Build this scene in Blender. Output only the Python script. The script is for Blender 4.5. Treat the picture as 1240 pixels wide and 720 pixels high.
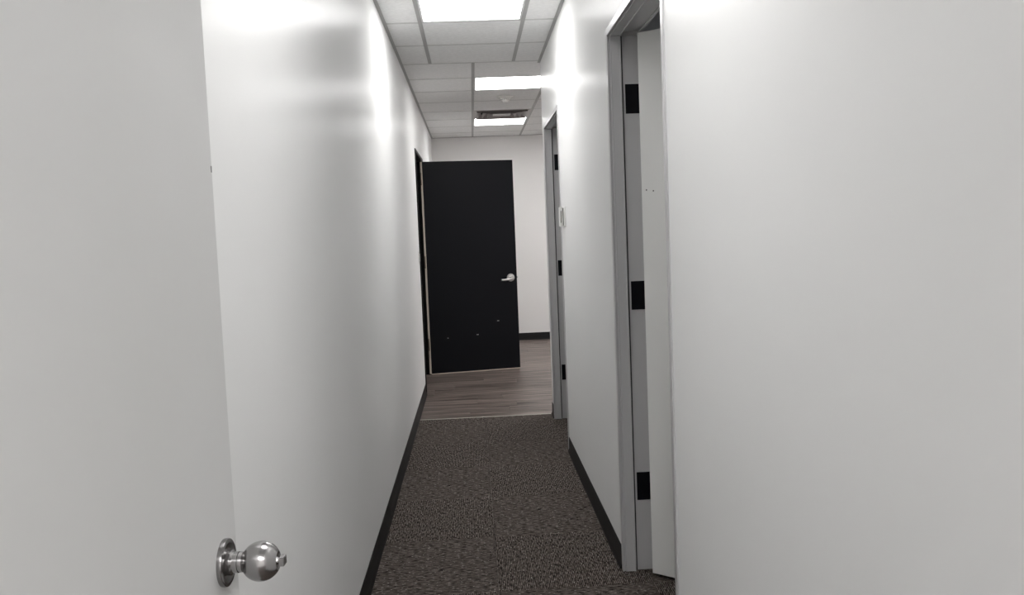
import bpy, bmesh, math, random
from mathutils import Vector, Matrix
random.seed(7)
sc = bpy.context.scene
for o in list(bpy.data.objects):
    bpy.data.objects.remove(o)
COL = sc.collection

# ------------------------------------------------------------------ camera
PITCH, YAW, ROLL, CAMH, FPX = -0.0736, 0.0435, -0.0402, 1.3863, 1040.2
fw = Vector((math.sin(YAW) * math.cos(PITCH), math.cos(YAW) * math.cos(PITCH), math.sin(PITCH)))
r0 = Vector((math.cos(YAW), -math.sin(YAW), 0))
u0 = r0.cross(fw)
rt = r0 * math.cos(ROLL) + u0 * math.sin(ROLL)
up = -r0 * math.sin(ROLL) + u0 * math.cos(ROLL)
cam_d = bpy.data.cameras.new('camera')
cam = bpy.data.objects.new('camera', cam_d)
COL.objects.link(cam)
cam.matrix_world = Matrix(((rt.x, up.x, -fw.x, 0), (rt.y, up.y, -fw.y, 0), (rt.z, up.z, -fw.z, CAMH), (0, 0, 0, 1)))
cam_d.sensor_width = 36.0
cam_d.lens = FPX / 1240.0 * 36.0
cam_d.clip_start = 0.02
sc.camera = cam

# ------------------------------------------------------------------ world, exposure
w = bpy.data.worlds.new('world')
sc.world = w
w.use_nodes = True
w.node_tree.nodes['Background'].inputs[0].default_value = (0.8, 0.9, 1.0, 1)
w.node_tree.nodes['Background'].inputs[1].default_value = 0.05
sc.view_settings.view_transform = 'Standard'
sc.view_settings.look = 'None'
sc.view_settings.gamma = 1
sc.view_settings.use_curve_mapping = False
sc.view_settings.exposure = 1.47
LIGHT_HALL = 4.7      # panels in view
LIGHT_NEAR_FILL = 4.2     # unseen panel added to light the near walls evenly
LIGHT_SIDE_FILL = 1.2      # dim unseen panel added to lift the room behind the near right door
LIGHT_LOBBY = 8.5      # panels of the open area to the right
LIGHT_BACK_FILL = 15.0       # unseen panels added behind the camera as frontal fill
LIGHT_COLOUR = (1.0, 0.992, 0.985)

# ------------------------------------------------------------------ measures
H = 2.648             # ceiling
XL, XR = -0.469, 0.560  # corridor walls
YC = 6.482            # corner where the corridor opens
YB = 11.156           # back wall
XLOB = 3.12           # far right wall of the open area
YS = 0.18             # doorway wall behind/around the camera
T = 0.6096            # ceiling and carpet module
TH = 0.12             # wall thickness


# ------------------------------------------------------------------ materials
def mat(name, col, rough=0.5, metal=0.0, spec=0.5, emit=0.0):
    m = bpy.data.materials.new(name)
    m.use_nodes = True
    b = m.node_tree.nodes['Principled BSDF']
    b.inputs['Base Color'].default_value = (*col, 1)
    b.inputs['Roughness'].default_value = rough
    b.inputs['Metallic'].default_value = metal
    b.inputs['Specular IOR Level'].default_value = spec
    if emit:
        b.inputs['Emission Color'].default_value = (*LIGHT_COLOUR, 1)
        b.inputs['Emission Strength'].default_value = emit
    return m


def nodes_of(m):
    nt = m.node_tree
    return nt, nt.nodes['Principled BSDF'], nt.nodes.new, nt.links.new


def add_bump(m, scale, strength, dist=0.001, detail=2.0, stretch=(1, 1, 1)):
    nt, b, N, L = nodes_of(m)
    tc = N('ShaderNodeTexCoord')
    mp = N('ShaderNodeMapping')
    mp.inputs['Scale'].default_value = stretch
    n = N('ShaderNodeTexNoise')
    n.inputs['Scale'].default_value = scale
    n.inputs['Detail'].default_value = detail
    bp = N('ShaderNodeBump')
    bp.inputs['Strength'].default_value = strength
    bp.inputs['Distance'].default_value = dist
    L(tc.outputs['Object'], mp.inputs[0])
    L(mp.outputs[0], n.inputs['Vector'])
    L(n.outputs['Fac'], bp.inputs['Height'])
    L(bp.outputs[0], b.inputs['Normal'])


def mottle(m, c1, c2, scale, stretch=(1, 1, 1), detail=3.0, lo=0.35, hi=0.65):
    nt, b, N, L = nodes_of(m)
    tc = N('ShaderNodeTexCoord')
    mp = N('ShaderNodeMapping')
    mp.inputs['Scale'].default_value = stretch
    n = N('ShaderNodeTexNoise')
    n.inputs['Scale'].default_value = scale
    n.inputs['Detail'].default_value = detail
    r = N('ShaderNodeValToRGB')
    r.color_ramp.elements[0].position = lo
    r.color_ramp.elements[1].position = hi
    r.color_ramp.elements[0].color = (*c1, 1)
    r.color_ramp.elements[1].color = (*c2, 1)
    L(tc.outputs['Object'], mp.inputs[0])
    L(mp.outputs[0], n.inputs['Vector'])
    L(n.outputs['Fac'], r.inputs['Fac'])
    L(r.outputs['Color'], b.inputs['Base Color'])
    return r


M_wall = mat('semi_gloss_wall_paint', (0.86, 0.86, 0.855), 0.27, 0, 0.22)
mottle(M_wall, (0.886, 0.888, 0.882), (0.90, 0.90, 0.896), 1.6)
add_bump(M_wall, 260, 0.10, 0.0006)


def worn_sheen(m, matte):
    """rolled paint is only partly glossy: mix its coat with a plain matte one"""
    nt, b, N, L = nodes_of(m)
    out = [n for n in nt.nodes if n.type == 'OUTPUT_MATERIAL'][0]
    d = N('ShaderNodeBsdfDiffuse')
    mx = N('ShaderNodeMixShader')
    mx.inputs[0].default_value = matte
    if b.inputs['Base Color'].links:
        L(b.inputs['Base Color'].links[0].from_socket, d.inputs['Color'])
    else:
        d.inputs['Color'].default_value = b.inputs['Base Color'].default_value
    L(b.outputs[0], mx.inputs[1])
    L(d.outputs[0], mx.inputs[2])
    L(mx.outputs[0], out.inputs['Surface'])


worn_sheen(M_wall, 0.70)
M_wall_back = mat('matte_wall_paint', (0.84, 0.825, 0.815), 0.6, 0, 0.2)
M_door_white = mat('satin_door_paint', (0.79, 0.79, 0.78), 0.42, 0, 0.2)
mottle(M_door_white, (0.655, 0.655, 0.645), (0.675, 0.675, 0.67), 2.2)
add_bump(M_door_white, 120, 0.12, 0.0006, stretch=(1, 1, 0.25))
M_leaf = mat('bright_door_paint', (0.86, 0.86, 0.84), 0.42, 0, 0.2)  # same white door paint, set brighter for the right-hand leaves
M_frame = mat('grey_frame_paint', (0.58, 0.575, 0.58), 0.32, 0.15, 0.5)
M_frame_groove = mat('dark_frame_gasket', (0.05, 0.05, 0.05), 0.6)
M_black = mat('black_hinge_metal', (0.004, 0.004, 0.006), 0.45, 0.0, 0.15)
M_black_door = mat('black_door_paint', (0.006, 0.0065, 0.009), 0.5, 0.0, 0.16)
M_black_frame = mat('black_frame_paint', (0.008, 0.007, 0.007), 0.5, 0.0, 0.2)
M_base = mat('black_vinyl_base', (0.009, 0.0085, 0.009), 0.45, 0.0, 0.2)
M_pale_edge = mat('pale_door_edge', (0.62, 0.55, 0.47), 0.6)
M_nickel = mat('satin_nickel', (0.44, 0.43, 0.43), 0.22, 1.0)
M_lever = mat('bright_nickel', (0.62, 0.61, 0.60), 0.28, 0.9)
M_nickel_dark = mat('brushed_nickel_rosette', (0.33, 0.32, 0.32), 0.22, 1.0)
M_hinge_brass = mat('worn_hinge_metal', (0.32, 0.27, 0.22), 0.4, 0.9)
M_plastic = mat('white_plastic', (0.80, 0.80, 0.78), 0.35)
M_detector = mat('aged_detector_plastic', (0.74, 0.73, 0.70), 0.5)
M_gap_dark = mat('shadow_gap', (0.05, 0.05, 0.05), 0.7)
M_tile = mat('ceiling_tile', (0.50, 0.50, 0.495), 0.9, 0, 0.1)
mottle(M_tile, (0.80, 0.80, 0.795), (0.86, 0.86, 0.855), 35, detail=5)
add_bump(M_tile, 90, 0.25, 0.001, 4)
M_tee = mat('ceiling_tee', (0.40, 0.40, 0.395), 0.5, 0, 0.4)
M_cross = mat('ceiling_cross_tee', (0.62, 0.62, 0.61), 0.5, 0, 0.3)
M_lamp_frame = mat('lamp_frame', (0.8, 0.8, 0.8), 0.4)
M_lamp_hall = mat('lit_panel_hall', (0.9, 0.9, 0.9), 0.5, emit=LIGHT_HALL)
M_lamp_near_fill = mat('near_fill_panel', (0.9, 0.9, 0.9), 0.5, emit=LIGHT_NEAR_FILL)
M_lamp_side_fill = mat('side_fill_panel', (0.9, 0.9, 0.9), 0.5, emit=LIGHT_SIDE_FILL)
M_lamp_lobby = mat('lit_panel_lobby', (0.9, 0.9, 0.9), 0.5, emit=LIGHT_LOBBY)
M_lamp_back_fill = mat('back_fill_panel', (0.9, 0.9, 0.9), 0.5, emit=LIGHT_BACK_FILL)
M_vent = mat('vent_metal', (0.36, 0.33, 0.325), 0.35, 0.4)
M_vent_dark = mat('vent_duct', (0.02, 0.02, 0.02), 0.8)
M_strip = mat('transition_metal', (0.45, 0.42, 0.38), 0.35, 0.7)
M_slab = mat('concrete_slab', (0.10, 0.09, 0.085), 0.9)
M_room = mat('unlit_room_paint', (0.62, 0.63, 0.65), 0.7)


def carpet_material():
    m = mat('ribbed_carpet', (0.06, 0.05, 0.045), 0.95, 0, 0.05)
    nt, b, N, L = nodes_of(m)
    tc = N('ShaderNodeTexCoord')
    # ribs run along local Y, 5.5 mm apart
    wv = N('ShaderNodeTexWave')
    wv.wave_type = 'BANDS'
    wv.bands_direction = 'X'
    wv.inputs['Scale'].default_value = 42.0
    wv.inputs['Distortion'].default_value = 0.35
    wv.inputs['Detail'].default_value = 2.0
    wv.inputs['Detail Scale'].default_value = 2.0
    L(tc.outputs['Object'], wv.inputs['Vector'])
    # dashes of light and dark yarn, stretched along the ribs
    mp = N('ShaderNodeMapping')
    mp.inputs['Scale'].default_value = (190, 34, 1)
    L(tc.outputs['Object'], mp.inputs[0])
    n1 = N('ShaderNodeTexNoise')
    n1.inputs['Scale'].default_value = 1.0
    n1.inputs['Detail'].default_value = 2.0
    L(mp.outputs[0], n1.inputs['Vector'])
    mp2 = N('ShaderNodeMapping')
    mp2.inputs['Scale'].default_value = (150, 60, 1)
    mp2.inputs['Location'].default_value = (7, 3, 2)
    L(tc.outputs['Object'], mp2.inputs[0])
    n2 = N('ShaderNodeTexNoise')
    n2.inputs['Scale'].default_value = 1.0
    n2.inputs['Detail'].default_value = 1.0
    L(mp2.outputs[0], n2.inputs['Vector'])
    r1 = N('ShaderNodeValToRGB')
    r1.color_ramp.elements[0].position = 0.36
    r1.color_ramp.elements[0].color = (0.016, 0.012, 0.010, 1)
    r1.color_ramp.elements[1].position = 0.64
    r1.color_ramp.elements[1].color = (0.31, 0.262, 0.235, 1)
    L(n1.outputs['Fac'], r1.inputs['Fac'])
    r2 = N('ShaderNodeValToRGB')     # sparse bright flecks
    r2.color_ramp.elements[0].position = 0.65
    r2.color_ramp.elements[0].color = (0, 0, 0, 1)
    r2.color_ramp.elements[1].position = 0.70
    r2.color_ramp.elements[1].color = (1, 1, 1, 1)
    L(n2.outputs['Fac'], r2.inputs['Fac'])
    mx = N('ShaderNodeMix')
    mx.data_type = 'RGBA'
    mx.inputs['B'].default_value = (0.62, 0.57, 0.52, 1)
    L(r2.outputs['Color'], mx.inputs['Factor'])
    L(r1.outputs['Color'], mx.inputs['A'])
    mul = N('ShaderNodeMix')
    mul.data_type = 'RGBA'
    mul.blend_type = 'MULTIPLY'
    mul.inputs['Factor'].default_value = 1.0
    rr = N('ShaderNodeValToRGB')
    rr.color_ramp.elements[0].color = (0.16, 0.16, 0.16, 1)
    rr.color_ramp.elements[1].color = (1, 1, 1, 1)
    L(wv.outputs['Fac'], rr.inputs['Fac'])
    L(mx.outputs['Result'], mul.inputs['A'])
    L(rr.outputs['Color'], mul.inputs['B'])
    L(mul.outputs['Result'], b.inputs['Base Color'])
    bp = N('ShaderNodeBump')
    bp.inputs['Strength'].default_value = 0.6
    bp.inputs['Distance'].default_value = 0.002
    L(wv.outputs['Fac'], bp.inputs['Height'])
    L(bp.outputs[0], b.inputs['Normal'])
    return m


M_carpet = carpet_material()


def plank_material():
    m = mat('vinyl_plank', (0.2, 0.16, 0.14), 0.42, 0, 0.4)
    nt, b, N, L = nodes_of(m)
    tc = N('ShaderNodeTexCoord')
    oi = N('ShaderNodeObjectInfo')
    add = N('ShaderNodeVectorMath')
    add.operation = 'ADD'
    sc_ = N('ShaderNodeVectorMath')
    sc_.operation = 'SCALE'
    sc_.inputs[0].default_value = (13.0, 29.0, 5.0)
    L(oi.outputs['Random'], sc_.inputs['Scale'])
    L(tc.outputs['Object'], add.inputs[0])
    L(sc_.outputs[0], add.inputs[1])
    mp = N('ShaderNodeMapping')
    mp.inputs['Scale'].default_value = (1.1, 34, 1)
    L(add.outputs[0], mp.inputs[0])
    n = N('ShaderNodeTexNoise')
    n.inputs['Scale'].default_value = 1.6
    n.inputs['Detail'].default_value = 5
    n.inputs['Roughness'].default_value = 0.6
    L(mp.outputs[0], n.inputs['Vector'])
    r = N('ShaderNodeValToRGB')
    r.color_ramp.elements[0].position = 0.39
    r.color_ramp.elements[0].color = (0.040, 0.029, 0.025, 1)
    r.color_ramp.elements[1].position = 0.63
    r.color_ramp.elements[1].color = (0.29, 0.235, 0.21, 1)
    L(n.outputs['Fac'], r.inputs['Fac'])
    hv = N('ShaderNodeHueSaturation')
    mr = N('ShaderNodeMapRange')
    mr.inputs['To Min'].default_value = 0.85
    mr.inputs['To Max'].default_value = 1.15
    L(oi.outputs['Random'], mr.inputs['Value'])
    L(mr.outputs[0], hv.inputs['Value'])
    L(r.outputs['Color'], hv.inputs['Color'])
    L(hv.outputs['Color'], b.inputs['Base Color'])
    return m


M_plank = plank_material()


# ------------------------------------------------------------------ mesh helpers
def box(bm, x0, x1, y0, y1, z0, z1):
    vs = [bm.verts.new(c) for c in ((x0, y0, z0), (x1, y0, z0), (x1, y1, z0), (x0, y1, z0),
                                    (x0, y0, z1), (x1, y0, z1), (x1, y1, z1), (x0, y1, z1))]
    for f in ((3, 2, 1, 0), (4, 5, 6, 7), (0, 1, 5, 4), (1, 2, 6, 5), (2, 3, 7, 6), (3, 0, 4, 7)):
        bm.faces.new([vs[i] for i in f])
    return vs


def boxes(*bs):
    bm = bmesh.new()
    for b in bs:
        box(bm, *b)
    return bm


def lathe(bm, prof, n=40, axis='x', c=(0, 0, 0), caps=True):
    """profile [(along, radius)] turned about an axis through c"""
    rings = []
    for a, r in prof:
        ring = []
        for i in range(n):
            t = 2 * math.pi * i / n
            p, q = max(r, 1e-5) * math.cos(t), max(r, 1e-5) * math.sin(t)
            co = {'x': (a, p, q), 'y': (q, a, p), 'z': (p, q, a)}[axis]
            ring.append(bm.verts.new((co[0] + c[0], co[1] + c[1], co[2] + c[2])))
        rings.append(ring)
    for k in range(len(rings) - 1):
        for i in range(n):
            j = (i + 1) % n
            bm.faces.new((rings[k][i], rings[k][j], rings[k + 1][j], rings[k + 1][i]))
    if caps:
        bm.faces.new(list(reversed(rings[0])))
        bm.faces.new(rings[-1])
    return bm


def obj(name, bm, m, parent=None, smooth=False, bevel=0.0, seg=2):
    bmesh.ops.recalc_face_normals(bm, faces=bm.faces)
    if bevel:
        bmesh.ops.bevel(bm, geom=list(bm.edges), offset=bevel, segments=seg, affect='EDGES', clamp_overlap=True)
    me = bpy.data.meshes.new(name)
    bm.to_mesh(me)
    bm.free()
    me.materials.append(m)
    if smooth:
        for p in me.polygons:
            p.use_smooth = True
        me.set_sharp_from_angle(angle=math.radians(38))
    o = bpy.data.objects.new(name, me)
    COL.objects.link(o)
    if parent:
        o.parent = parent
    return o


def empty(name, loc=(0, 0, 0), rz=0.0):
    o = bpy.data.objects.new(name, None)
    COL.objects.link(o)
    o.location = loc
    o.rotation_euler = (0, 0, rz)
    o.empty_display_size = 0.1
    return o


def struct(o, label=None):
    o['kind'] = 'structure'
    if label:
        o['label'] = label
    return o


def tag(o, label, cat, group=None):
    o['label'] = label
    o['category'] = cat
    if group:
        o['group'] = group
    return o


# ------------------------------------------------------------------ walls
D1N, D1F = 2.450, 3.380     # clear jamb planes of the near right doorway
D2N, D2F = 5.370, 6.300     # far right doorway
D4N, D4F = 7.640, 8.668     # left doorway with the black door
HEAD = 2.137                # underside of the frame heads
CAS = 0.030                 # visible face of the frames


def wavy(y):                # the drywall is not dead flat
    return 0.0


def long_wall(name, x_face, side, spans, material, top=H):
    """wall along Y; side=+1 when its body lies towards +x. spans: (y0, y1, z0, z1)"""
    bm = bmesh.new()
    xb = x_face + side * TH
    for (y0, y1, z0, z1) in spans:
        n = max(1, int((y1 - y0) / 0.06)) if LWAVE[name] else 1
        prev = None
        for i in range(n + 1):
            y = y0 + (y1 - y0) * i / n
            xf = x_face + LWAVE_F(name, y)
            cur = [bm.verts.new(c) for c in ((xf, y, z0), (xf, y, z1), (xb, y, z1), (xb, y, z0))]
            if prev:
                for a in range(4):
                    b = (a + 1) % 4
                    bm.faces.new((prev[a], prev[b], cur[b], cur[a]))
            else:
                bm.faces.new(cur)
            prev = cur
        bm.faces.new(list(reversed(prev)))
    o = obj(name, bm, material, smooth=True)
    return struct(o)


LWAVE = {'wall_left': True, 'wall_right': True}
WAVES = {'wall_left': [], 'wall_right': []}


def LWAVE_F(name, y):
    s = 0.0
    for (c, width, amp) in WAVES[name]:
        s += amp * math.exp(-((y - c) / width) ** 2)
    return s


FO = CAS - 0.004
long_wall('wall_left', XL, -1, [(YS, D4N - FO, 0, H), (D4N - FO, D4F + FO, HEAD + FO, H), (D4F + FO, YB + TH, 0, H)], M_wall)
long_wall('wall_right', XR, 1, [(YS, D1N - FO, 0, H), (D1N - FO, D1F + FO, HEAD + FO, H), (D1F + FO, D2N - FO, 0, H),
                                (D2N - FO, D2F + FO, HEAD + FO, H), (D2F + FO, YC, 0, H)], M_wall)
struct(obj('wall_back', boxes((XL, XLOB + TH, YB, YB + TH, 0, H)), M_wall_back))
struct(obj('wall_lobby', boxes((XR + TH, XLOB, YC - TH, YC, 0, H)), M_wall_back))
struct(obj('wall_lobby_right', boxes((XLOB, XLOB + TH, YC - TH, YB, 0, H)), M_wall_back))
# the wall whose doorway the camera looks through, and the room behind it
struct(obj('wall_front', boxes((-1.9, -0.50, YS - TH, YS, 0, H), (0.50, 1.9, YS - TH, YS, 0, H),
                               (-0.50, 0.50, YS - TH, YS, 2.17, H)), M_wall_back))
struct(obj('wall_rear_room', boxes((-1.9, 1.9, -2.9, -2.9 + TH, 0, H), (-1.9 - TH, -1.9, -2.9, YS, 0, H),
                                   (1.9, 1.9 + TH, -2.9, YS, 0, H)), M_wall_back))
# unlit rooms behind the side doorways
RX = XR + TH
struct(obj('wall_side_room', boxes((RX + 2.2, RX + 2.3, 1.2, 4.6, 0, H), (RX, RX + 2.3, 1.1, 1.2, 0, H),
                                   (RX, RX + 2.3, 4.60, 4.70, 0, H)), M_room))
struct(obj('ceiling_side_room', boxes((RX, RX + 2.2, 1.2, 4.6, H, H + 0.03)), M_room))
struct(obj('wall_far_room', boxes((RX + 2.2, RX + 2.3, 4.7, YC - TH, 0, H)), M_room))
LX = XL - TH
struct(obj('wall_left_room', boxes((LX - 2.0, LX - 1.9, 6.9, 9.6, 0, H), (LX - 2.0, LX, 6.8, 6.9, 0, H),
                                   (LX - 2.0, LX, 9.6, 9.7, 0, H)), M_room))

# ------------------------------------------------------------------ baseboards (coved vinyl, 93 mm high)
HB = 0.093


def baseboard(name, pts):
    """pts: polyline on the floor at the wall face; profile grows to the left of travel"""
    prof = [(0, 0), (0.013, 0), (0.0125, 0.002), (0.008, 0.012), (0.0045, 0.024), (0.004, HB - 0.004), (0.002, HB), (0, HB)]
    bm = bmesh.new()
    rings = []
    for i, p in enumerate(pts):
        p = Vector((*p, 0))
        d = []
        if i > 0:
            d.append((p - Vector((*pts[i - 1], 0))).normalized())
        if i < len(pts) - 1:
            d.append((Vector((*pts[i + 1], 0)) - p).normalized())
        ns = [Vector((-q.y, q.x, 0)) for q in d]
        n = sum(ns, Vector()).normalized()
        n = n / max(0.3, n.dot(ns[0]))
        rings.append([bm.verts.new(p + n * a + Vector((0, 0, z))) for a, z in prof])
    for k in range(len(rings) - 1):
        for a in range(len(prof)):
            b = (a + 1) % len(prof)
            bm.faces.new((rings[k][a], rings[k][b], rings[k + 1][b], rings[k + 1][a]))
    bm.faces.new(rings[0])
    bm.faces.new(list(reversed(rings[-1])))
    return struct(obj(name, bm, M_base, smooth=True))


baseboard('baseboard_left', [(XL, 7.575), (XL, YS)])
baseboard('baseboard_right_near', [(XR, YS), (XR, D1N - CAS - 0.004)])
baseboard('baseboard_right', [(XR, D1F + CAS + 0.004), (XR, D2N - CAS - 0.004)])
baseboard('baseboard_corner', [(XR, D2F + CAS + 0.004), (XR, YC), (XLOB, YC)])
baseboard('baseboard_back', [(XLOB, YB), (XL, YB)])
baseboard('baseboard_left_far', [(XL, YB), (XL, D4F + CAS + 0.03)])

# ------------------------------------------------------------------ floor: slab, carpet tiles, vinyl planks
floor = struct(obj('floor', boxes((-2.7, XLOB + TH, -2.9, YB + TH, -0.12, -0.008)), M_slab))
SEAM = 0.045
ROWS = [3.87 + T * k for k in range(-8, 5)]          # row joints
ROWS[-1:] = [6.31]
ROWS = [y for y in ROWS if y > -0.7] + [6.497]
meshes = {}


def carpet_piece(x0, x1, y0, y1, turn):
    g = 0.0007
    wd, dp = x1 - x0 - 2 * g, y1 - y0 - 2 * g
    if turn:
        wd, dp = dp, wd
    key = (round(wd, 3), round(dp, 3))
    if key not in meshes:
        bm = boxes((-wd / 2, wd / 2, -dp / 2, dp / 2, -0.008, 0.0))
        bmesh.ops.recalc_face_normals(bm, faces=bm.faces)
        top = [e for e in bm.edges if all(v.co.z > -0.001 for v in e.verts)]
        bmesh.ops.bevel(bm, geom=top, offset=0.0012, segments=1, affect='EDGES')
        me = bpy.data.meshes.new('carpet_tile')
        bm.to_mesh(me)
        bm.free()
        me.materials.append(M_carpet)
        meshes[key] = me
    o = bpy.data.objects.new('carpet_tile', meshes[key])
    COL.objects.link(o)
    o.parent = floor
    o.location = ((x0 + x1) / 2, (y0 + y1) / 2, 0)
    # quarter turn, or turned half round, so the yarn never repeats the same way
    o.rotation_euler = (0, 0, (math.pi / 2 if turn else 0) + (math.pi if random.random() < 0.5 else 0))


for k in range(len(ROWS) - 1):
    y0, y1 = ROWS[k], ROWS[k + 1]
    row_id = round((y0 - 3.87) / T)
    for c, (x0, x1) in enumerate(((SEAM - T, SEAM), (SEAM, SEAM + T), (SEAM + T, SEAM + 2 * T))):
        if c == 2 and not (2.0 < y0 < 3.4 or 4.6 < y0):
            continue
        x1 = min(x1, XR + 0.04) if (c == 1 and y1 > 6.4) else x1
        if c == 2 and y1 > 6.4:
            continue
        turn = (row_id + c) % 2 == 1        # left tile from 3.87 on has its ribs running away from the camera
        carpet_piece(x0, x1, y0, y1, turn)

# vinyl planks, laid across the corridor
PW, PL = 0.184, 1.22
pk = 0
y = 6.507
plank_meshes = {}
while y < YB - 0.02:
    y1 = min(y + PW, YB)
    x = XL - 1.22 + (0.17 * PL if pk == 0 else random.uniform(0, PL))
    if pk == 0:
        x = -0.075 - PL
    while x < XLOB:
        xa, xb = max(x, XL if not (D4N - 0.05 < y < D4F) else XL - 0.35), min(x + PL, XLOB)
        if xb - xa > 0.03:
            key = (round(xb - xa, 3), round(y1 - y, 3))
            if key not in plank_meshes:
                g = 0.0006
                bm = boxes((-key[0] / 2 + g, key[0] / 2 - g, -key[1] / 2 + g, key[1] / 2 - g, -0.008, 0))
                top = [e for e in bm.edges if all(v.co.z > -0.001 for v in e.verts)]
                bmesh.ops.recalc_face_normals(bm, faces=bm.faces)
                bmesh.ops.bevel(bm, geom=top, offset=0.0012, segments=1, affect='EDGES')
                me = bpy.data.meshes.new('floor_plank')
                bm.to_mesh(me)
                bm.free()
                me.materials.append(M_plank)
                plank_meshes[key] = me
            o = bpy.data.objects.new('floor_plank', plank_meshes[key])
            COL.objects.link(o)
            o.parent = floor
            o.location = ((xa + xb) / 2, (y + y1) / 2, 0)
        x += PL
    y += PW
    pk += 1
# metal strip where carpet meets planks
bm = bmesh.new()
prof = [(-0.010, 0.0), (-0.009, 0.0016), (0, 0.003), (0.009, 0.0016), (0.010, 0.0)]
a = [bm.verts.new((XL + 0.012, 6.502 + p, z)) for p, z in prof]
b = [bm.verts.new((XR + 0.003, 6.502 + p, z)) for p, z in prof]
for i in range(4):
    bm.faces.new((a[i], a[i + 1], b[i + 1], b[i]))
bm.faces.new(a)
bm.faces.new(b)
bm.faces.new((a[4], a[0], b[0], b[4]))
struct(obj('trim_1', bm, M_strip, smooth=True))

# ------------------------------------------------------------------ ceiling: grid of tees with lay-in tiles
ceiling = struct(obj('ceiling', boxes((-2.7, XLOB + TH, -2.9, YB + TH, H + 0.10, H + 0.18)), M_slab))
Y3 = 6.411
C1, C2 = -0.252, 0.0616
TW = 0.0238
tile_meshes = {}
LAMPS = []


def ceiling_tile(x0, x1, y0, y1, material=None):
    wd, dp = x1 - x0, y1 - y0
    key = (round(wd, 3), round(dp, 3))
    if key not in tile_meshes:
        bm = boxes((-wd / 2 + 0.003, wd / 2 - 0.003, -dp / 2 + 0.003, dp / 2 - 0.003, 0.0022, 0.017))
        bmesh.ops.recalc_face_normals(bm, faces=bm.faces)
        me = bpy.data.meshes.new('ceiling_tile')
        bm.to_mesh(me)
        bm.free()
        me.materials.append(M_tile)
        tile_meshes[key] = me
    o = bpy.data.objects.new('ceiling_tile', tile_meshes[key])
    COL.objects.link(o)
    o.parent = ceiling
    o.location = ((x0 + x1) / 2, (y0 + y1) / 2, H)
    return o


def tee(x0, x1, y0, y1, m, name='ceiling_tee'):
    along_y = (y1 - y0) > (x1 - x0)
    cx, cy = (x0 + x1) / 2, (y0 + y1) / 2
    if along_y:
        bm = boxes((x0, x1, y0, y1, H, H + 0.0018), (cx - 0.001, cx + 0.001, y0, y1, H + 0.0018, H + 0.038))
    else:
        bm = boxes((x0, x1, y0, y1, H + 0.0002, H + 0.0020), (x0, x1, cy - 0.001, cy + 0.001, H + 0.0018, H + 0.034))
    return obj(name, bm, m, ceiling)


LIT1 = (C1, Y3 - 3 * T)                          # corridor panel
LIT2 = (C2, Y3 + 1 * T)
NEAR_FILL = (C1, Y3 - 8 * T)                          # added panel out of view, placed for its effect on the near walls
LIT3 = (C2, Y3 + 5 * T)
VENT = (C2, Y3 + 4 * T)
LOB = [(C2 + 3 * T, Y3 + 2 * T), (C2 + 3 * T, Y3 + 5 * T)]
BACK_FILL_L = (C1, Y3 - 13 * T)  # added pair of fill panels, never in view
BACK_FILL_R = (C1 + T, Y3 - 13 * T)
taken = [BACK_FILL_R, NEAR_FILL, LIT1, LIT2, LIT3, VENT, BACK_FILL_L] + LOB


def is_taken(x, y):
    return any(abs(x - a) < 0.02 and abs(y - b) < 0.02 for a, b in taken)


# zone 1: corridor up to Y3 and the room behind the camera
xs1 = [XL, C1, C1 + T, XR]
y = Y3
k = 0
while y > -2.9:
    y0 = y - T
    xs = xs1 if y0 > YS - 0.2 else [C1 - 2 * T, C1 - T, C1, C1 + T, C1 + 2 * T, C1 + 3 * T]
    for i in range(len(xs) - 1):
        if not is_taken(xs[i], y0):
            ceiling_tile(xs[i], xs[i + 1], y0, y)
        tee(xs[i] + (TW / 2 if i else 0), xs[i + 1] - TW / 2, y0 - TW / 2, y0 + TW / 2, M_cross, 'ceiling_cross_tee')
    y = y0
    k += 1
for x in (C1, C1 + T):
    tee(x - TW / 2, x + TW / 2, YS - 0.1, Y3 - TW / 2, M_tee)
# zone 2: the open area
xs2 = [XL, C2] + [C2 + T * i for i in range(1, 6)] + [XLOB]
ys2 = [Y3 + T * i for i in range(0, 8)] + [YB]
for j in range(len(ys2) - 1):
    for i in range(len(xs2) - 1):
        if ys2[j + 1] - ys2[j] < 0.03 or xs2[i + 1] - xs2[i] < 0.03:
            continue
        if not is_taken(xs2[i], ys2[j]):
            ceiling_tile(xs2[i], xs2[i + 1], ys2[j], ys2[j + 1])
        tee(xs2[i] + TW / 2, xs2[i + 1] - TW / 2, ys2[j] - TW / 2, ys2[j] + TW / 2, M_cross, 'ceiling_cross_tee')
for x in xs2[1:-1]:
    tee(x - TW / 2, x + TW / 2, Y3, YB, M_tee)
# wall angles
for (x0, x1, y0, y1) in ((XL, XL + 0.020, YS, YB), (XR - 0.020, XR, YS, YC), (XL + 0.02, XLOB, YB - 0.020, YB)):
    obj('ceiling_wall_angle', boxes((x0, x1, y0, y1, H - 0.0016, H)), M_tee, ceiling)


def ceiling_light(x0, y0, material, label, group=None):
    t = empty('ceiling_light', (x0 + T / 2, y0 + T / 2, H))
    s = T / 2 - 0.006
    i = T / 2 - 0.024
    bm = bmesh.new()
    box(bm, -s, s, -s, -i, 0.0022, 0.045)
    box(bm, -s, s, i, s, 0.0022, 0.045)
    box(bm, -s, -i, -i, i, 0.0022, 0.045)
    box(bm, i, s, -i, i, 0.0022, 0.045)
    box(bm, -i, i, -i, i, 0.030, 0.045)
    obj('frame', bm, M_lamp_frame, t)
    obj('diffuser', boxes((-i, i, -i, i, 0.004, 0.010)), material, t)
    tag(t, label, 'ceiling light', group)
    return t


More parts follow.
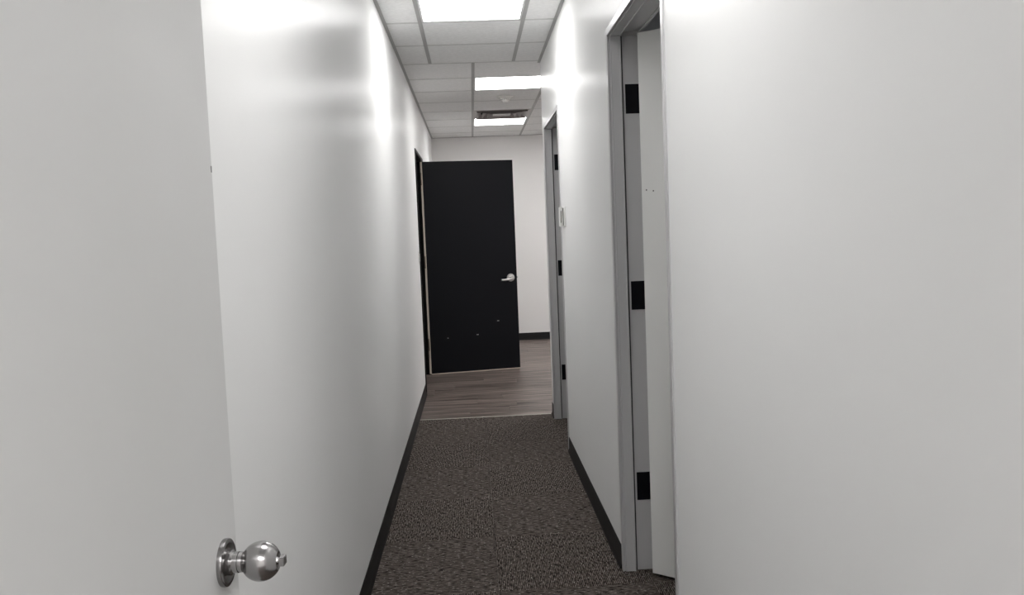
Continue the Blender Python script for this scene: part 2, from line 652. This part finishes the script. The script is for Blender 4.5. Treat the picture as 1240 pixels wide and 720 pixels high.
ceiling_light(*LIT1, M_lamp_hall, 'large lit square panel nearest the camera, cut off by the top of the photo')
ceiling_light(*NEAR_FILL, M_lamp_near_fill, 'unseen fill panel added over the near end of the corridor, out of frame')
ceiling_light(*LIT2, M_lamp_hall, 'lit square ceiling panel between the first panel and the smoke detector')
ceiling_light(*LIT3, M_lamp_hall, 'farthest lit ceiling panel, just beyond the air vent')
for (a_, b_), which in zip(LOB, ('nearer', 'farther')):
    ceiling_light(a_, b_, M_lamp_lobby, which + ' of two lit panels right of the corridor, above the open area, out of frame')
ceiling_light(*BACK_FILL_L, M_lamp_back_fill, 'left one of two unseen fill panels added behind the camera')
ceiling_light(*BACK_FILL_R, M_lamp_back_fill, 'right one of two unseen fill panels added behind the camera')

t = empty('ceiling_light', (RX + 1.45, 3.6, H))  # added fill panel, lightens the room seen above the leaf
s_ = T / 2
obj('frame', boxes((-s_, s_, -s_, s_, -0.030, -0.0005)), M_lamp_frame, t)
obj('diffuser', boxes((-s_ + 0.01, s_ - 0.01, -s_ + 0.01, s_ - 0.01, -0.036, -0.0301)), M_lamp_side_fill, t)
tag(t, 'dim fill panel added to the ceiling of the room behind the near right door, out of sight', 'ceiling light')

# smoke detector
t = empty('smoke_detector', (0.36, 8.02, H))
bm = bmesh.new()
lathe(bm, [(0.003, 0.030), (0.003, 0.078), (-0.002, 0.080), (-0.008, 0.076), (-0.010, 0.058)], 40, 'z')
obj('base_plate', bm, M_detector, t, smooth=True)
bm = bmesh.new()
lathe(bm, [(-0.008, 0.058), (-0.016, 0.056), (-0.018, 0.046), (-0.030, 0.044), (-0.034, 0.036), (-0.046, 0.030), (-0.050, 0.022), (-0.051, 0.0)], 40, 'z')
body = obj('sensor_body', bm, M_detector, t, smooth=True)
bm = bmesh.new()
for q in range(14):
    an = 2 * math.pi * q / 14
    vs = box(bm, 0.040, 0.0445, -0.006, 0.006, -0.029, -0.020)
    bmesh.ops.rotate(bm, verts=vs, cent=(0, 0, 0), matrix=Matrix.Rotation(an, 3, 'Z'))
obj('sensor_slots', bm, M_gap_dark, body)['kind'] = 'stuff'
tag(t, 'round white smoke detector between the middle light panel and the air vent', 'smoke detector')

# air vent, four sided louvred diffuser
vt = empty('ceiling_vent', (VENT[0] + T / 2, VENT[1] + T / 2, H))


def square_louvre(s0, s1, z0, z1, th=0.002):
    """sloping square ring from half size s0 at z0 to s1 at z1"""
    bm = bmesh.new()
    def ring(s, z):
        return [bm.verts.new(c) for c in ((-s, -s, z), (s, -s, z), (s, s, z), (-s, s, z))]
    a, b, c, d = ring(s0, z0), ring(s1, z1), ring(s1, z1 + th), ring(s0, z0 + th)
    for p, q in ((a, b), (b, c), (c, d), (d, a)):
        for i in range(4):
            j = (i + 1) % 4
            bm.faces.new((p[i], p[j], q[j], q[i]))
    return bm


obj('frame', square_louvre(0.300, 0.262, 0.0, -0.004, 0.003), M_vent, vt)
obj('duct', boxes((-0.285, 0.285, -0.285, 0.285, 0.075, 0.085)), M_vent_dark, vt)
bm = bmesh.new()
for (x0, x1, y0, y1) in ((-0.285, 0.285, -0.285, -0.280), (-0.285, 0.285, 0.280, 0.285), (-0.285, -0.280, -0.28, 0.28), (0.280, 0.285, -0.28, 0.28)):
    box(bm, x0, x1, y0, y1, 0.004, 0.075)
obj('duct_collar', bm, M_vent_dark, vt)
for (s0, s1) in ((0.262, 0.215), (0.205, 0.160), (0.150, 0.105)):
    obj('louvre', square_louvre(s0, s1, -0.016, 0.030), M_vent, vt)
obj('centre_plate', boxes((-0.092, 0.092, -0.092, 0.092, -0.006, -0.003)), M_vent, vt)
tag(vt, 'square metal air vent with dark slots in front of the farthest light panel', 'air vent')


# ------------------------------------------------------------------ doors in the right wall
def right_frame(root, n, f, hinge_side_far=True):
    """steel door frame set in the right wall; coordinates are world, root sits at the origin"""
    xf = XR - 0.005                      # corridor face of the frame
    xr = XR + TH + 0.012                 # room face
    o_ = CAS
    # sections: casing face, stop, rabbet; each jamb one part, the head one part
    def jamb(j, s):                      # s=+1 far jamb, body towards +Y
        def yy(a, b_):
            return (j + a, j + b_) if s > 0 else (j - b_, j - a)
        bm = bmesh.new()
        box(bm, xf, XR + 0.001, *yy(0.002, o_), 0, HEAD + o_)
        box(bm, XR, XR + 0.008, *yy(0.008, o_ - 0.006), 0, HEAD + 0.008)
        box(bm, XR + 0.007, XR + 0.012, *yy(-0.0015, o_ - 0.006), 0, HEAD + 0.003)
        box(bm, XR + 0.011, XR + 0.048, *yy(0, o_ - 0.006), 0, HEAD + 0.003)
        box(bm, XR + 0.043, XR + 0.049, *yy(-0.003, 0.004), 0, HEAD + 0.003)
        box(bm, XR + 0.048, xr, *yy(0.014, o_ - 0.005), 0, HEAD + 0.003)
        box(bm, XR + TH, xr, *yy(0.010, o_ + 0.012), 0, HEAD + o_)
        return bm
    obj('jamb', jamb(f, 1), M_frame, root, bevel=0.0012, seg=1)
    obj('jamb', jamb(n, -1), M_frame, root, bevel=0.0012, seg=1)
    bm = bmesh.new()
    box(bm, xf, XR + 0.001, n - 0.002, f + 0.002, HEAD + 0.002, HEAD + o_)
    box(bm, XR, XR + 0.008, n, f, HEAD + 0.008, HEAD + o_ - 0.006)
    box(bm, XR + 0.007, XR + 0.012, n, f, HEAD - 0.0015, HEAD + o_ - 0.006)
    box(bm, XR + 0.011, XR + 0.048, n, f, HEAD, HEAD + o_ - 0.006)
    box(bm, XR + 0.043, XR + 0.049, n, f, HEAD - 0.003, HEAD + 0.004)
    box(bm, XR + 0.048, xr, n, f, HEAD + 0.014, HEAD + o_ - 0.005)
    box(bm, XR + TH, xr, n, f, HEAD + 0.010, HEAD + o_)
    obj('head', bm, M_frame, root, bevel=0.0012, seg=1)
    g = boxes((XR + 0.0485, XR + 0.0555, f + 0.0085, f + 0.0139, 0.002, HEAD),
              (XR + 0.0485, XR + 0.0555, n, f, HEAD + 0.0085, HEAD + 0.0139))
    obj('gasket', g, M_frame_groove, root)


def swing_leaf(root, pivot, theta, length, material, hinge_z, name='leaf'):
    """leaf hinged at its pivot; closed it runs towards -Y, theta opens it into the room (+x)"""
    e = obj(name, boxes((-0.048, -0.003, -length, -0.003, 0.012, 2.134)), material, root, bevel=0.0015, seg=1)
    e.location = (pivot[0], pivot[1], 0)
    e.rotation_euler = (0, 0, theta)
    for z in hinge_z:
        bm = boxes((-0.050, -0.002, -0.0030, -0.0002, z - 0.057, z + 0.057))
        h = obj('hinge_plate', bm, M_black, e)
    return e


# near right doorway
d2 = struct(empty('door_2'), 'white door standing half open inside the near right doorway with grey frame')
right_frame(d2, D1N, D1F)
HZ = (1.896, 1.123, 0.348)
piv = (0.700, D1F + 0.012)
leaf2 = swing_leaf(d2, (0.692, 3.362), math.radians(50), 0.945, M_leaf, ())
for z in HZ:
    h = obj('hinge', boxes((0.624, 0.690, D1F + 0.0112, D1F + 0.0142, z - 0.057, z + 0.057)), M_black, d2)
    bm = bmesh.new()
    lathe(bm, [(z - 0.057, 0.0065), (z + 0.057, 0.0065)], 14, 'z', (0.696, D1F - 0.006, 0))
    obj('knuckle', bm, M_black, h, smooth=True)
for (lx, z) in ((-0.155, 1.53), (-0.07, 1.535)):       # nail holes in the leaf, on its corridor face
    bm = bmesh.new()
    lathe(bm, [(-0.0486, 0.0028), (-0.0476, 0.0028)], 12, 'x', (0, lx * 0.35, z))
    obj('nail_hole', bm, M_frame_groove, leaf2)
# round knob on the leaf's far end, both faces
def knob_mesh(side=1, button=True):
    bm = bmesh.new()
    prof = [(0.006, 0.0165), (0.008, 0.0175), (0.012, 0.0175), (0.0135, 0.0155), (0.0145, 0.0145), (0.021, 0.0145),
            (0.0215, 0.0133), (0.0225, 0.0133), (0.023, 0.0142), (0.027, 0.0138), (0.028, 0.0125), (0.030, 0.0125)]
    R_, c_ = 0.0272, 0.0515
    a0 = math.acos(min(1, (c_ - 0.030) / R_))
    n = 26
    a1 = math.radians(28)
    for i in range(n + 1):
        a = math.pi - (math.pi - a0) * 0 - 0
        ang = (math.pi - math.asin(0.0125 / R_)) + (a1 - (math.pi - math.asin(0.0125 / R_))) * i / n
        prof.append((c_ + R_ * math.cos(ang), R_ * math.sin(ang)))
    last = prof[-1]
    prof += [(last[0] - 0.0006, last[1] - 0.0022), (last[0] - 0.0006, 0.0062)]
    prof = [(side * p, r) for p, r in prof]
    lathe(bm, prof, 56, 'x')
    return bm, last[0]


def add_knob(root, loc, side, button):
    bm, tip = knob_mesh(side)
    k = obj('knob', bm, M_nickel, root, smooth=True)
    k.location = loc
    bm = bmesh.new()
    lathe(bm, [(side * p, r) for p, r in ((0, 0.0325), (0.0035, 0.0330), (0.0065, 0.0322), (0.0075, 0.0305), (0.0070, 0.026), (0.0062, 0.0170), (0.0062, 0.0))], 56, 'x')
    obj('rosette', bm, M_nickel_dark, k, smooth=True)
    if button:
        bm = bmesh.new()
        lathe(bm, [(side * (tip - 0.002), 0.0050), (side * (tip + 0.004), 0.0050)], 20, 'x')
        box(bm, min(side * (tip + 0.002), side * (tip + 0.0095)), max(side * (tip + 0.002), side * (tip + 0.0095)), -0.0075, 0.0075, -0.0062, 0.0062)
        obj('turn_button', bm, M_nickel, k, bevel=0.0012)
    return k


k_ = add_knob(leaf2, (-0.048, -0.885, 0.94), -1, False)
k_ = add_knob(leaf2, (-0.003, -0.885, 0.94), 1, True)

# far right doorway
d3 = struct(empty('door_3'), 'open white door inside the far right doorway with grey frame')
right_frame(d3, D2N, D2F)
leaf3 = swing_leaf(d3, (0.692, D2F - 0.004), math.radians(92), 0.945, M_leaf, ())
for z in HZ:
    h = obj('hinge', boxes((0.624, 0.690, D2F + 0.0112, D2F + 0.0142, z - 0.057, z + 0.057)), M_black, d3)
    bm = bmesh.new()
    lathe(bm, [(z - 0.057, 0.0065), (z + 0.057, 0.0065)], 14, 'z', (0.700, D2F + 0.006, 0))
    obj('knuckle', bm, M_black, h, smooth=True)
add_knob(leaf3, (-0.048, -0.885, 0.94), -1, False)

# ------------------------------------------------------------------ door_1, the white leaf at the left edge of the photo
# knob centre on the face at (-0.36, 1.18); free edge at y 1.235
th1 = math.radians(2.6)
FX, FY, W1 = -0.3600, 1.233, 0.93
d1 = struct(empty('door_1', (FX, FY, 0), -th1), 'white door with round metal knob folded back against left wall')
# local frame: y runs from the free edge (0) back to the hinge (-W1); +x is the visible face (x=0)
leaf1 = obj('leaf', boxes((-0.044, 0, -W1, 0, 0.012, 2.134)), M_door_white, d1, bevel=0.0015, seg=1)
add_knob(d1, (0, -0.055, 0.949), 1, True)
add_knob(d1, (-0.044, -0.055, 0.949), -1, False)
for z in HZ:
    bm = bmesh.new()
    lathe(bm, [(z - 0.057, 0.0065), (z + 0.057, 0.0065)], 14, 'z', (-0.048, -W1 - 0.008, 0))
    obj('hinge', bm, M_black, d1, smooth=True)
bm = boxes((-0.034, -0.010, -0.0002, 0.0016, 0.92, 0.978))
obj('latch_plate', bm, M_nickel_dark, d1)
bm = bmesh.new()
vs = box(bm, -0.0005, 0.0004, -0.0042, -0.0022, 1.489, 1.498)
obj('paint_chip', bm, M_frame_groove, leaf1)
# its frame in the wall the camera looks through
bm = bmesh.new()
box(bm, -0.50, -0.468, YS - TH - 0.01, YS + 0.0, 0, 2.17)
box(bm, 0.468, 0.50, YS - TH - 0.01, YS + 0.0, 0, 2.17)
box(bm, -0.468, 0.468, YS - TH - 0.01, YS + 0.0, 2.14, 2.17)
fr = struct(obj('trim_2', bm, M_frame))

# ------------------------------------------------------------------ door_4, the black door swung across the end of the corridor
d4 = struct(empty('door_4'), 'black door with lever handle swung open across the end of the corridor')
def left_jamb(j, s):
    def yy(a, b_):
        return (j + a, j + b_) if s > 0 else (j - b_, j - a)
    bm = bmesh.new()
    box(bm, XL - TH - 0.01, XL + 0.003, *yy(0, CAS - 0.006), 0, HEAD + CAS - 0.006)
    box(bm, XL - 0.002, XL + 0.008, *yy(0.004, CAS + 0.012), 0, HEAD + CAS)
    box(bm, XL - TH, XL - 0.052, *yy(-0.012, 0.002), 0, HEAD)
    return bm
obj('jamb', left_jamb(D4N, -1), M_black_frame, d4)
obj('jamb', left_jamb(D4F, 1), M_black_frame, d4)
bm = bmesh.new()
box(bm, XL - TH - 0.01, XL + 0.003, D4N, D4F, HEAD, HEAD + CAS - 0.006)
box(bm, XL - 0.002, XL + 0.008, D4N, D4F, HEAD + 0.004, HEAD + CAS)
obj('head', bm, M_black_frame, d4)
# local frame of the leaf: x along the leaf from the hinge edge, y=0 its face towards the camera
phi = math.atan2(0.163, 0.925)
L4 = 0.938
leaf4 = obj('leaf', boxes((0.019, L4, 0, 0.044, 0.014, 2.136)), M_black_door, d4, bevel=0.0012, seg=1)
leaf4.location = (-0.4830, 8.616, 0)
leaf4.rotation_euler = (0, 0, phi)
obj('edge_band', boxes((0.0, 0.0189, 0.002, 0.042, 0.014, 2.136)), M_pale_edge, leaf4)  # pale strip along the hinge edge of the leaf
obj('bottom_edge', boxes((0.0195, L4 - 0.001, -0.0006, 0.040, 0.004, 0.0139)), M_pale_edge, leaf4)  # pale strip along the foot of the leaf
for z in (1.966, 0.311, 1.14):
    bm = bmesh.new()
    lathe(bm, [(z - 0.060, 0.0085), (z + 0.060, 0.0085)], 14, 'z', (0.004, -0.004, 0))
    obj('hinge', bm, M_hinge_brass, leaf4, smooth=True)
for (x_, z_, wd) in ((0.200, 0.365, 0.012), (0.505, 0.381, 0.020), (0.724, 0.510, 0.022)):
    obj('scuff', boxes((x_ - wd / 2, x_ + wd / 2, -0.0005, 0.0002, z_ - 0.0022, z_ + 0.0022)), M_frame, leaf4)
# lever handle
bm = bmesh.new()
lathe(bm, [(0.0, 0.0400), (-0.006, 0.0400), (-0.009, 0.0370), (-0.010, 0.018), (-0.012, 0.014), (-0.042, 0.0125), (-0.050, 0.012), (-0.050, 0.0)], 36, 'y')
rose = obj('lever_handle', bm, M_lever, leaf4, smooth=True)
rose.location = (0.872, 0, 0.945)
bm = bmesh.new()
segs = []
for i in range(11):
    s = i / 10
    cx_, cz_, cy_ = 0.012 - 0.118 * s, -0.010 - 0.010 * math.sin(s * math.pi * 0.6), -0.046 + 0.006 * s * s
    r_ = 0.0115 - 0.003 * s
    ring = []
    for q in range(14):
        an = 2 * math.pi * q / 14
        ring.append(bm.verts.new((cx_, cy_ + 0.55 * r_ * math.cos(an), cz_ + 1.15 * r_ * math.sin(an))))
    segs.append(ring)
for i in range(10):
    for q in range(14):
        bm.faces.new((segs[i][q], segs[i][(q + 1) % 14], segs[i + 1][(q + 1) % 14], segs[i + 1][q]))
bm.faces.new(segs[0])
bm.faces.new(segs[-1])
bmesh.ops.recalc_face_normals(bm, faces=bm.faces)
me = bpy.data.meshes.new('lever')
bm.to_mesh(me)
bm.free()
me.materials.append(M_nickel)
for p in me.polygons:
    p.use_smooth = True
# the lever bar joins the rose it turns with
bm = bmesh.new()
bm.from_mesh(rose.data)
bm.from_mesh(me)
bm.to_mesh(rose.data)
bm.free()
for p in rose.data.polygons:
    p.use_smooth = True
bm = boxes((L4 - 0.0005, L4 + 0.009, 0.016, 0.028, 0.938, 0.952))
obj('latch_bolt', bm, M_nickel_dark, leaf4)


# ------------------------------------------------------------------ light switches
def switch(loc, rz, gangs, label):
    """plate on a wall; local +x leaves the wall"""
    t = empty('light_switch', loc, rz)
    wd = 0.070 + 0.046 * (gangs - 1)
    obj('plate', boxes((0, 0.006, -wd / 2, wd / 2, -0.057, 0.057)), M_plastic, t, bevel=0.0018)
    for g in range(gangs):
        y_ = (g - (gangs - 1) / 2) * 0.046
        r_ = obj('rocker', boxes((0.006, 0.0105, y_ - 0.0165, y_ + 0.0165, -0.0335, 0.0335)), M_plastic, t, bevel=0.0012, seg=1)
        obj('rocker_gap', boxes((0.0055, 0.0064, y_ - 0.0180, y_ + 0.0180, -0.035, 0.035)), M_gap_dark, r_)
    tag(t, label, 'light switch')
    return t


t = empty('light_switch', (XR, 5.205, 1.478), math.pi)
obj('plate', boxes((0, 0.006, -0.045, 0.115, -0.060, 0.060)), M_plastic, t, bevel=0.0018)
hs = obj('housing', boxes((0.0105, 0.027, -0.040, 0.040, -0.058, 0.058)), M_plastic, t, bevel=0.002)
obj('housing_shade', boxes((0.0055, 0.0110, -0.034, 0.034, -0.052, 0.052)), M_gap_dark, hs)  # near-black strip painted in as the shadow behind the housing
obj('slot', boxes((0.0185, 0.0225, 0.0380, 0.0406, -0.036, 0.036)), M_gap_dark, hs)
tag(t, 'white boxy wall switch on the right wall beside the far doorway', 'light switch')
switch((XL, 7.46, 1.215), 0, 1, 'small white switch plate on the left wall just before the black door')
